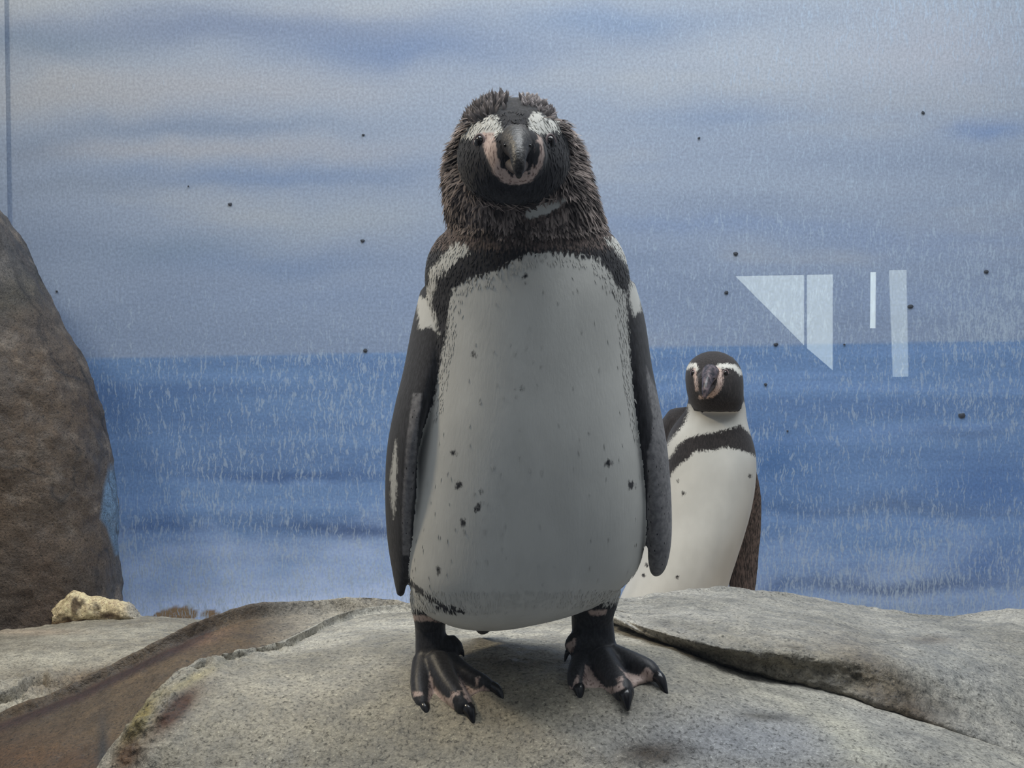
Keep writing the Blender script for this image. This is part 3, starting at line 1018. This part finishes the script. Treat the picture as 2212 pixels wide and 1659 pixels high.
dk_body = -np.minimum(white, np.where(v > 1000, back + 10, back + 40))
spots = umax(*[r - np.hypot(u - a, (v - b) * 0.85) for a, b, r in [(979, 978, 6), (991, 1048, 8), (1033, 1098, 8), (1001, 1127, 8), (947, 1234, 8), (1316, 1000, 8), (1365, 1049, 9), (1134, 597, 6), (1025, 765, 6), (1124, 843, 6), (1326, 632, 5), (1038, 1062, 3)]])
dk_core = dk_body.copy()
dk_body = umax(dk_body, np.minimum(spots * .8, 4) - 1.5, sdline(u, v, [(872, 1240), (890, 1262), (915, 1282), (955, 1308), (1000, 1320)], 5) * 1.5)
leg_top = np.where(u < 1100, (v - 1315), (v - 1303))
thigh = (idx == 5) | (idx == 6)
dk_body = np.where(thigh, np.maximum(dk_body, leg_top), dk_body)
dark[is_body] = dk_body[is_body]
dark[idx == 11] = 50
brow = umax(sdpoly(u, v, [(1054, 243), (1072, 250), (1083, 266), (1086, 282), (1070, 292), (1040, 294), (1000, 296), (990, 268), (1013, 262), (1038, 264), (1044, 254)]),
            sdpoly(u, v, [(1155, 242), (1170, 245), (1181, 257), (1208, 260), (1220, 272), (1206, 280), (1182, 288), (1164, 288), (1143, 279), (1140, 258)]))
dark[is_head] = -np.minimum(brow, front * 200 + 60)[is_head]
# flippers
dkf = umax(-sdpoly(u, v, [(900, 640), (948, 650), (950, 725), (930, 705), (905, 712)]))
tan = sdpoly(u, v, [(866, 840), (850, 880), (846, 960), (838, 1040), (846, 1110), (852, 1130), (857, 1060), (857, 980), (852, 940)])
tan = sdpoly(u, v, [(855, 950), (858, 1010), (855, 1080), (850, 1120), (845, 1080), (843, 1030), (848, 1000)])
dark[is_fl] = np.minimum(60, -umax(-dkf, tan))[is_fl]
rootR = sdpoly(u, v, [(1355, 600), (1385, 622), (1388, 672), (1366, 688), (1356, 650)])
dark[is_fr] = np.minimum(60, -rootR + 3)[is_fr]
grey = np.full(len(co), -60.0)
gl = sdpoly(u, v, [(892, 850), (912, 850), (902, 930), (896, 1030), (888, 1120), (886, 1200), (870, 1200), (868, 1110), (874, 1010), (880, 930)])
gr = sdpoly(u, v, [(1396, 790), (1412, 830), (1430, 880), (1450, 940), (1460, 1100), (1455, 1200), (1415, 1270), (1395, 1250), (1396, 1130), (1400, 1040), (1398, 975), (1408, 945), (1410, 900), (1400, 850)])
grey[is_fl] = np.minimum(gl, (front - 0.15) * 60)[is_fl]
grey[is_fr] = np.minimum(gr, (front - 0.1) * 60)[is_fr]
pink = np.full(len(co), -60.0)
pk = umax(sdpoly(u, v, [(1040, 285), (1075, 288), (1160, 288), (1170, 298), (1176, 335), (1170, 362), (1150, 390), (1126, 399), (1090, 396), (1066, 376), (1056, 348), (1046, 325)]))
inner = sdpoly(u, v, [(1060, 280), (1165, 280), (1163, 325), (1158, 350), (1140, 374), (1122, 381), (1100, 378), (1084, 366), (1076, 345), (1068, 318)])
pink[is_head] = np.minimum(np.minimum(pk, -inner + (vnoise(co, 160, 3, 19) - .42) * 30), front * 100)[is_head]
pl = umax(sdpoly(u, v, [(885, 1326), (958, 1332), (955, 1345), (885, 1342)]), sdpoly(u, v, [(1270, 1319), (1312, 1316), (1306, 1330), (1275, 1330)]),
          sdpoly(u, v, [(928, 1450), (938, 1480), (958, 1503), (975, 1508), (982, 1535), (960, 1530), (925, 1520), (926, 1480)]),
          sdpoly(u, v, [(988, 1455), (1006, 1480), (1030, 1490), (1045, 1480), (1060, 1492), (1030, 1508), (1014, 1522), (1002, 1505)]),
          sdpoly(u, v, [(1264, 1435), (1276, 1440), (1285, 1462), (1309, 1484), (1330, 1482), (1345, 1470), (1348, 1488), (1320, 1502), (1266, 1500), (1258, 1472)]),
          sdpoly(u, v, [(1328, 1432), (1350, 1452), (1380, 1458), (1398, 1440), (1406, 1448), (1420, 1468), (1400, 1484), (1368, 1484), (1356, 1466)]),
          sdpoly(u, v, [(890, 1492), (912, 1494), (915, 1502), (892, 1506)]), sdpoly(u, v, [(972, 1494), (992, 1492), (996, 1500), (976, 1508)]),
          sdpoly(u, v, [(1026, 1462), (1040, 1458), (1034, 1476), (1026, 1486)]), sdpoly(u, v, [(1217, 1476), (1236, 1484), (1246, 1456), (1254, 1460), (1244, 1490), (1222, 1492)]),
          sdpoly(u, v, [(1330, 1466), (1346, 1460), (1350, 1468), (1334, 1476)]), sdpoly(u, v, [(1222, 1392), (1240, 1378), (1246, 1380), (1240, 1410), (1228, 1412)]))
pink[is_leg | thigh] = (pl - 1)[is_leg | thigh]
ell = np.hypot((u - 1108) / 124.0, (v - 340) / 102.0)
vlim = 522 - 0.0011 * (u - 1150) ** 2
ruff_w = np.clip((vlim - v) / 22.0, 0, 1) * np.clip((v - 262) / 30.0, 0, 1) * np.where(idx == 0, 1, 0)
brown = np.where((idx == 0) & (v < 560), (535 - v), -60.0)
brown = np.where(is_head & (ell < 1.0), -60.0, brown)
dark = np.where((idx == 0) & (v < 520) & (sdpoly(u, v, [(1126, 466), (1148, 446), (1190, 432), (1228, 422), (1218, 440), (1192, 458), (1150, 472)]) < -8) & (white < 0), 60.0, dark)
for nm, val in (('dark', dark), ('grey', grey), ('pink', pink), ('brown', brown), ('buff', np.full(len(co), -200.0)), ('skin', np.where(is_leg, 1.0, 0.0))):
    set_f(b1, nm, val)

# ruffled, half-molted neck feathers
w = ruff_w.copy()
w[is_head] = np.clip((ell - 0.97) * 8, 0, 1)[is_head] * np.clip((v - 250) / 30, 0, 1)[is_head] * 0.8
w[(sdpoly(u, v, [(1126, 466), (1148, 446), (1190, 432), (1228, 422), (1218, 440), (1192, 458), (1150, 472)]) > -6)] = 0
sel = RNG.choice(len(co), 9000, replace=False, p=w / w.sum())
pp, nn_ = co[sel] + RNG.normal(0, .0008, (len(sel), 3)), no[sel]
cx = P(1112, 400, 1.49)[0]
out = np.column_stack([pp[:, 0] - cx, pp[:, 1] - 1.49, np.zeros(len(pp))])
out /= np.linalg.norm(out, axis=1, keepdims=True) + 1e-6
sw = np.clip((460 - v[sel]) / 110.0, 0, 1)
dr = flow(nn_, np.column_stack([out[:, 0] * (0.45 + 1.0 * sw), out[:, 1] * 0.2 + .5 * sw, -1.0 + .35 * sw]) + RNG.normal(0, .25, pp.shape))
clump = vnoise(pp, 120, 2, 77)
tone = np.clip(0.34 + (clump - .5) * 2.0 + RNG.normal(0, .13, len(sel)), 0, 1)
vv_ = v[sel]
tone = np.clip(tone + .10, 0, 1)
cols = (1 - tone[:, None]) * np.array((.026, .021, .021)) + tone[:, None] * np.array((.40, .325, .29))
blades('neck_feathers', pp, nn_, dr, RNG.uniform(.008, .016, len(sel)) * np.clip(.55 + (505 - v[sel]) / 120, .5, 1), RNG.uniform(.0018, .0036, len(sel)), cols, FEATHER, p1, RNG.uniform(.15, .5, len(sel)) + .35 * sw)
# raised crown feathers: a dark tuft over one eye and a paler comb over the other
up_sel = []
wl = sdpoly(u, v, [(1000, 275), (1006, 240), (1030, 222), (1060, 212), (1094, 212), (1092, 235), (1062, 248), (1040, 262)])
wr = sdpoly(u, v, [(1126, 212), (1150, 212), (1178, 228), (1198, 252), (1190, 256), (1165, 238), (1130, 226)])
hd = is_head & (no[:, 2] > -0.2) & (front > -0.75)
for poly, n_, lo, hi, ln in ((wl, 520, .02, .36, (.008, .015)), (wr, 260, .15, .6, (.005, .009))):
    c_ = np.nonzero(hd & (poly > -2))[0]
    s_ = RNG.choice(c_, min(n_, len(c_)), replace=False)
    pp, nn_ = co[s_], no[s_]
    upd = flow(nn_, np.tile((0.0, 0.6, 0.5), (len(s_), 1)) + RNG.normal(0, .3, (len(s_), 3)))
    tone = RNG.uniform(lo, hi, len(s_))[:, None]
    cols = np.array((.020, .018, .020)) + tone * np.array((.62, .54, .52))
    blades('crown_tuft', pp, nn_, upd, RNG.uniform(*ln, len(s_)), RNG.uniform(.002, .004, len(s_)), cols, FEATHER, p1, RNG.uniform(.3, 1.0, len(s_)))
# short close plumage over the whole skin, fringing the outline
bw = np.where((is_body & (v > 500)) | (is_head & (pink < -6) & (ell < 1.02)), 1.0, 0.0) * np.where(leg_top > 4, 0, 1) * np.where((dk_core < -22) & (v < 1270) & (front > .2), .02, 1)
s_ = RNG.choice(len(co), 15000, replace=False, p=bw / bw.sum())
dd = flow(no[s_], np.tile((0, -0.1, -1.0), (len(s_), 1)) + RNG.normal(0, .18, (len(s_), 3)))
blades('short_plumage', co[s_], no[s_], dd, RNG.uniform(.005, .009, len(s_)), RNG.uniform(.0014, .0026, len(s_)), None, MAT1, p1, 0.10,
       {'dark': dark[s_], 'grey': grey[s_], 'pink': pink[s_], 'brown': brown[s_], 'buff': np.full(len(s_), -200.0), 'skin': np.zeros(len(s_))})


def vec(p, q):
    return np.array(q) - np.array(p)


X = lambda s: np.array((s, 0, 0))


def make_beak(parent, base, tip, w, h, mat, yaw=0.0):
    base, tip = np.array(base), np.array(tip)
    ax = (tip - base); L = np.linalg.norm(ax); ax /= L
    rt = np.cross(ax, (0, 0, 1.0)); rt /= np.linalg.norm(rt); up = np.cross(rt, ax)
    ub = []
    for t, ww, hh, dz in ((-.25, 1.0, 1.0, .12), (0, .92, .95, .14), (.3, .70, .82, .14), (.6, .52, .66, .10), (.82, .42, .52, .0), (.95, .32, .40, -.12), (1.03, .16, .20, -.26)):
        ub.append((base + ax * L * t + up * h * dz * 1.4, rt * w * ww * .5, up * h * hh * .5))
    U = loft_part('upper_beak', ub, mat, parent)
    lb = []
    for t, ww, hh in ((-.2, .85, .5), (.2, .66, .45), (.5, .50, .38), (.72, .36, .26), (.84, .16, .12)):
        lb.append((base + ax * L * t - up * h * (0.42 - .10 * t), rt * w * ww * .5, up * h * hh * .5))
    loft_part('lower_beak', lb, LOWBEAK, parent)
    for s in (-1, 1):
        c = base + ax * L * .28 + rt * s * w * .36 + up * h * .22
        V, F_ = ellipsoid(c, (.0016, .004, .0016), 10, 8)
        obj('nostril', V, F_, EYE, U)


make_beak(p1, P(1116, 322, 1.366), P(1121, 352, 1.316), .034, .032, HORN)
for uu_, vv2, yy in ((1033, 306, 1.4085), (1190, 307, 1.4085)):
    # sit the eyeball on the skin
    d2 = np.hypot(u - uu_, v - vv2) + np.where(is_head, 0, 1e6) + np.where(front > 0, 0, 1e6)
    k = int(np.argmin(d2))
    eye(p1, co[k] - no[k] * 0.0030, no[k] * np.array((1, 1, .3)), .0060)
for T, Hx in ((TL, HL), (TR, HR)):
    for k in 'abc':
        claw(p1, P(*T[k][0][-1]) + np.array((0, 0.004, 0.002)), P(*T[k][2]), T[k][1][-1] * 0.85)
    claw(p1, P(*Hx[0][-1]), P(*Hx[2]), Hx[1][-1] * 0.6)

# ------------ penguin behind
p2 = bpy.data.objects.new('penguin', None)
COL.objects.link(p2)
Y2 = 2.8
FLOORZ = -0.335
p2.location = (float(P(1470, 1471, Y2)[0]), Y2, FLOORZ)
tag(p2, 'smooth penguin with a black chest band and creamy belly standing behind the rocks', 'penguin')
body2 = rings([(1405, 1400, 1480, Y2, .02, .03), (1395, 1365, 1515, Y2, .06, .06), (1370, 1342, 1545, Y2, .085, .085), (1330, 1335, 1558, Y2, .10, .095), (1300, 1338, 1563, Y2, .108, .10),
               (1250, 1362, 1574, Y2, .112, .105), (1200, 1385, 1590, Y2, .112, .105), (1150, 1402, 1606, Y2, .11, .10), (1100, 1415, 1620, Y2, .105, .10),
               (1050, 1424, 1629, Y2, .10, .095), (1000, 1432, 1632, Y2, .095, .09), (965, 1438, 1628, Y2, .088, .088), (930, 1450, 1618, Y2, .078, .08), (905, 1468, 1612, Y2, .068, .07),
               (885, 1482, 1610, Y2, .062, .064), (860, 1488, 1606, 2.79, .06, .06), (830, 1488, 1602, 2.785, .055, .058), (800, 1490, 1600, 2.785, .05, .055), (770, 1510, 1582, 2.785, .03, .03)], 110, 8)
head2 = rings([(885, 1500, 1596, 2.765, .05, .05), (865, 1489, 1604, 2.76, .06, .055), (840, 1483, 1605, 2.755, .062, .06), (815, 1481, 1604, 2.755, .06, .062), (795, 1484, 1599, 2.758, .055, .06),
               (778, 1494, 1588, 2.76, .044, .05), (765, 1512, 1570, 2.765, .028, .034), (759, 1530, 1552, 2.765, .01, .012)], 40)
muz2 = ellipsoid(P(1530, 828, 2.70), (.024, .022, .028))
back2 = tube([P(1478, 900, 2.86), P(1462, 950, 2.88), P(1450, 1010, 2.88), P(1445, 1100, 2.87)], [[.035], [.05], [.055], [.05]], 16, 4)
flapR2 = tube([P(1600, 985, 2.83), P(1612, 1060, 2.86), P(1612, 1130, 2.87), P(1607, 1190, 2.875), P(1604, 1250, 2.875), P(1603, 1310, 2.87), P(1602, 1345, 2.87)],
              [[.025, .010], [.030, .011], [.032, .011], [.032, .011], [.030, .010], [.022, .008], [.008, .004]], 20, 4, flat=(0.97, -0.25, 0.0))
flapL2 = tube([P(1450, 985, 2.83), P(1432, 1060, 2.86), P(1420, 1130, 2.87), P(1408, 1200, 2.875), P(1402, 1260, 2.875), P(1400, 1320, 2.87)],
              [[.025, .010], [.030, .011], [.032, .011], [.030, .011], [.022, .008], [.008, .004]], 20, 4, flat=(-0.6, 0.8, 0.0))
parts2 = [body2, head2, muz2, back2, flapR2, flapL2]
claws2 = []
for (ua, T, Hx, ref) in ((1405, TL, HL, P(935, 1440, 1.478)), (1505, TR, HR, P(1290, 1435, 1.478))):
    ank = P(ua, 1440, 2.79)
    sh = np.array((ank[0], 2.79, FLOORZ + 0.022)) - ref
    flatten = lambda q, r: np.array((q[0], q[1], FLOORZ + r))
    parts2.append(tube([np.array((ank[0], 2.80, FLOORZ + 0.018)), np.array((ank[0], 2.80, FLOORZ + .06)), np.array((ank[0], 2.80, FLOORZ + .14))], [.020, .020, .034], 18, 4))
    ln = []
    for k in 'abc':
        pts = [flatten(P(*q) + sh, r) for q, r in zip(T[k][0], T[k][1])]
        parts2.append(tube(pts, T[k][1], 12, 3))
        ln.append([q - np.array((0, 0, r * .4)) for q, r in zip(pts, T[k][1])])
        claws2.append((pts[-1], flatten(P(*T[k][2]) + sh, .002), T[k][1][-1] * .8))
    parts2.append(web(ln[0], ln[1])); parts2.append(web(ln[1], ln[2]))
MAT2 = plumage_mat('penguin_plumage_sleek', 16.0, 210, np.array((0.64, 0.625, 0.575)), np.array((0.022, 0.018, 0.018)))
b2, co2, no2, id2 = fuse('body', parts2, 0.0036, 5, MAT2, p2)
tag(b2, 'black and creamy white penguin body with a dark chest band')
u, v = proj(co2)
front = -no2[:, 1]
n = len(co2)
dark = np.full(n, 40.0)
hood = sdpoly(u, v, [(1400, 700), (1700, 700), (1700, 870), (1604, 869), (1585, 868), (1560, 876), (1540, 880), (1515, 880), (1494, 874), (1470, 870)])
band = sdpoly(u, v, [(1425, 1060), (1443, 1036), (1462, 1008), (1480, 995), (1500, 976), (1540, 972), (1575, 966), (1598, 972), (1625, 982), (1650, 1000), (1640, 950), (1617, 935), (1600, 918), (1575, 926), (1545, 934), (1515, 938), (1480, 948), (1462, 965), (1450, 985), (1425, 1010)])
shoulder = sdpoly(u, v, [(1380, 860), (1486, 872), (1487, 890), (1478, 915), (1462, 935), (1447, 952), (1438, 968), (1425, 990), (1380, 1000)])
spots = umax(*[r - np.hypot(u - a, v - b) for a, b, r in [(1476, 1066, 4), (1465, 1038, 3), (1620, 1028, 4), (1397, 1220, 4), (1390, 1243, 4), (1463, 1247, 3.5)]])
tailb = sdpoly(u, v, [(1325, 1290), (1338, 1292), (1340, 1310), (1345, 1325), (1325, 1325)])
dkb = umax(hood, band, shoulder, spots * 1.5, tailb, -(front + 0.35) * 50)
isb = (id2 == 0)
dark[isb] = dkb[isb]
brow2_ = umax(sdline(u, v, [(1484, 795), (1492, 789), (1502, 789), (1505, 797)], 4.5), sdline(u, v, [(1546, 800), (1553, 791), (1570, 790), (1588, 793), (1600, 806)], 4.8))
ish = (id2 == 1) | (id2 == 2)
dark[ish] = (-brow2_ * 1.5)[ish]
dark[(id2 == 3)] = 30
grey = np.full(n, -40.0)
pink = np.full(n, -40.0)
pk = umax(sdline(u, v, [(1500, 798), (1502, 815), (1504, 830), (1505, 842)], 3.0), sdline(u, v, [(1546, 797), (1553, 800), (1556, 814), (1556, 828), (1550, 842), (1540, 852)], 5.5), sdline(u, v, [(1512, 858), (1528, 858), (1540, 852)], 3))
pink[ish] = np.minimum(pk, front * 60)[ish]
brown = np.where((id2 == 4) | (id2 == 5), 30.0, -60.0)
grey = np.full(n, -40.0)
buff = np.full(n, -200.0)
for nm, val in (('dark', dark), ('grey', grey), ('pink', pink), ('brown', brown), ('buff', buff), ('skin', np.where(id2 > 5, 1.0, 0.0))):
    set_f(b2, nm, val)
make_beak(p2, P(1533, 815, 2.69), P(1522, 847, 2.64), .034, .032, BEAK2)
for uu_, vv2 in ((1496, 806), (1569, 806)):
    d2 = np.hypot(u - uu_, v - vv2) + np.where(ish, 0, 1e6) + np.where(front > 0, 0, 1e6)
    k = int(np.argmin(d2))
    eye(p2, co2[k] - no2[k] * 0.003, no2[k] * np.array((1, 1, .3)), .0056)
for a, b, r in claws2:
    claw(p2, a, b, r)

# ------------------------------------------------------------------ viewing pane and the hall windows it mirrors
t = NT('viewing_glass')
tr = t.n('ShaderNodeBsdfTransparent', {0: (0.97, 0.985, 0.99, 1)})
gl_ = t.n('ShaderNodeBsdfGlossy', {'Color': (1, 1, 1, 1), 'Roughness': 0.0})
fr = t.n('ShaderNodeFresnel', {'IOR': 1.5})
mx = t.n('ShaderNodeMixShader', {0: fr.outputs[0], 1: tr.outputs[0], 2: gl_.outputs[0]})
t.t.links.new(mx.outputs[0], t.out.inputs[0])
GY = 0.5
g = obj('viewing_window', [(x, y, z) for y in (GY, GY + .008) for z in (-.5, 1.4) for x in (-1.4, 1.4)],
        [(0, 1, 3, 2), (5, 4, 6, 7), (0, 4, 5, 1), (2, 3, 7, 6), (0, 2, 6, 4), (1, 5, 7, 3)], t.m, smooth=False)
g.name = 'window_1'
tag(g, 'clear glass viewing pane in front of the penguins', 'window', 'structure')

HALLY = -9.0
hw_ = obj('wall_front', [(-10, HALLY - .15, -5), (10, HALLY - .15, -5), (10, HALLY - .15, 6), (-10, HALLY - .15, 6), (-10, HALLY - .02, -5), (10, HALLY - .02, -5), (10, HALLY - .02, 6), (-10, HALLY - .02, 6)],
          [(0, 1, 2, 3), (7, 6, 5, 4), (0, 4, 5, 1), (1, 5, 6, 2), (2, 6, 7, 3), (3, 7, 4, 0)], plain('hall_paint', (0.10, 0.11, 0.13), 0.8), smooth=False)
tag(hw_, 'dim far wall of the visitor hall', 'wall', 'structure')
hall = 2 * GY - HALLY       # distance of the mirrored wall


def day_glass(name, strength):
    t = NT(name)
    e = t.n('ShaderNodeEmission', {0: (0.90, 1.0, 0.92, 1), 1: strength})
    t.t.links.new(e.outputs[0], t.out.inputs[0])
    return t.m


FRAME = plain('window_frame_paint', (0.05, 0.05, 0.055), 0.5)


def hall_window(n, polys, strength, label):
    """window of the visitor hall, behind the camera; the viewing pane mirrors it"""
    root = None
    for i, poly in enumerate(polys):
        gp = np.array([P(a, b, hall) for a, b in poly])
        gp[:, 1] = HALLY + 0.02
        if root is None:
            root = bpy.data.objects.new('window_%d_offscreen' % n, None)
            COL.objects.link(root)
            root.location = (float(gp[:, 0].mean()), HALLY, float(gp[:, 2].min()))
            tag(root, label, 'window', 'structure')
        m = len(gp)
        obj('window_pane_offscreen', list(gp) + list(gp - np.array((0, .01, 0))),
            [tuple(range(m)), tuple(range(2 * m - 1, m - 1, -1))] + [(k, m + k, m + (k + 1) % m, (k + 1) % m) for k in range(m)], day_glass('daylight_pane', strength[i]), root, False)
        c = gp.mean(0)
        V, F_ = [], []
        for q in gp:
            d = q - c
            d /= np.linalg.norm(d)
            V += [q + np.array((0, .005, 0)), q + d * .02 + np.array((0, .005, 0)), q + d * .02 - np.array((0, .02, 0))]
        for k in range(m):
            a, b = 3 * k, 3 * ((k + 1) % m)
            F_ += [(a, b, b + 1, a + 1), (a + 1, b + 1, b + 2, a + 2)]
        obj('frame', V, F_, FRAME, root, False)
    return root


hall_window(2, [[(1588, 597), (1736, 594), (1736, 746)], [(1742, 594), (1798, 593), (1798, 800), (1742, 752)]], [2.9, 2.9], 'bright hall window with a slanting lower edge mirrored in the pane')
hall_window(3, [[(1879, 588), (1891, 588), (1890, 709), (1878, 709)]], [4.6], 'narrow bright strip window in the hall mirrored in the pane')
hall_window(4, [[(1919, 584), (1957, 583), (1961, 813), (1927, 814)]], [2.1], 'tall dim hall window mirrored in the pane')
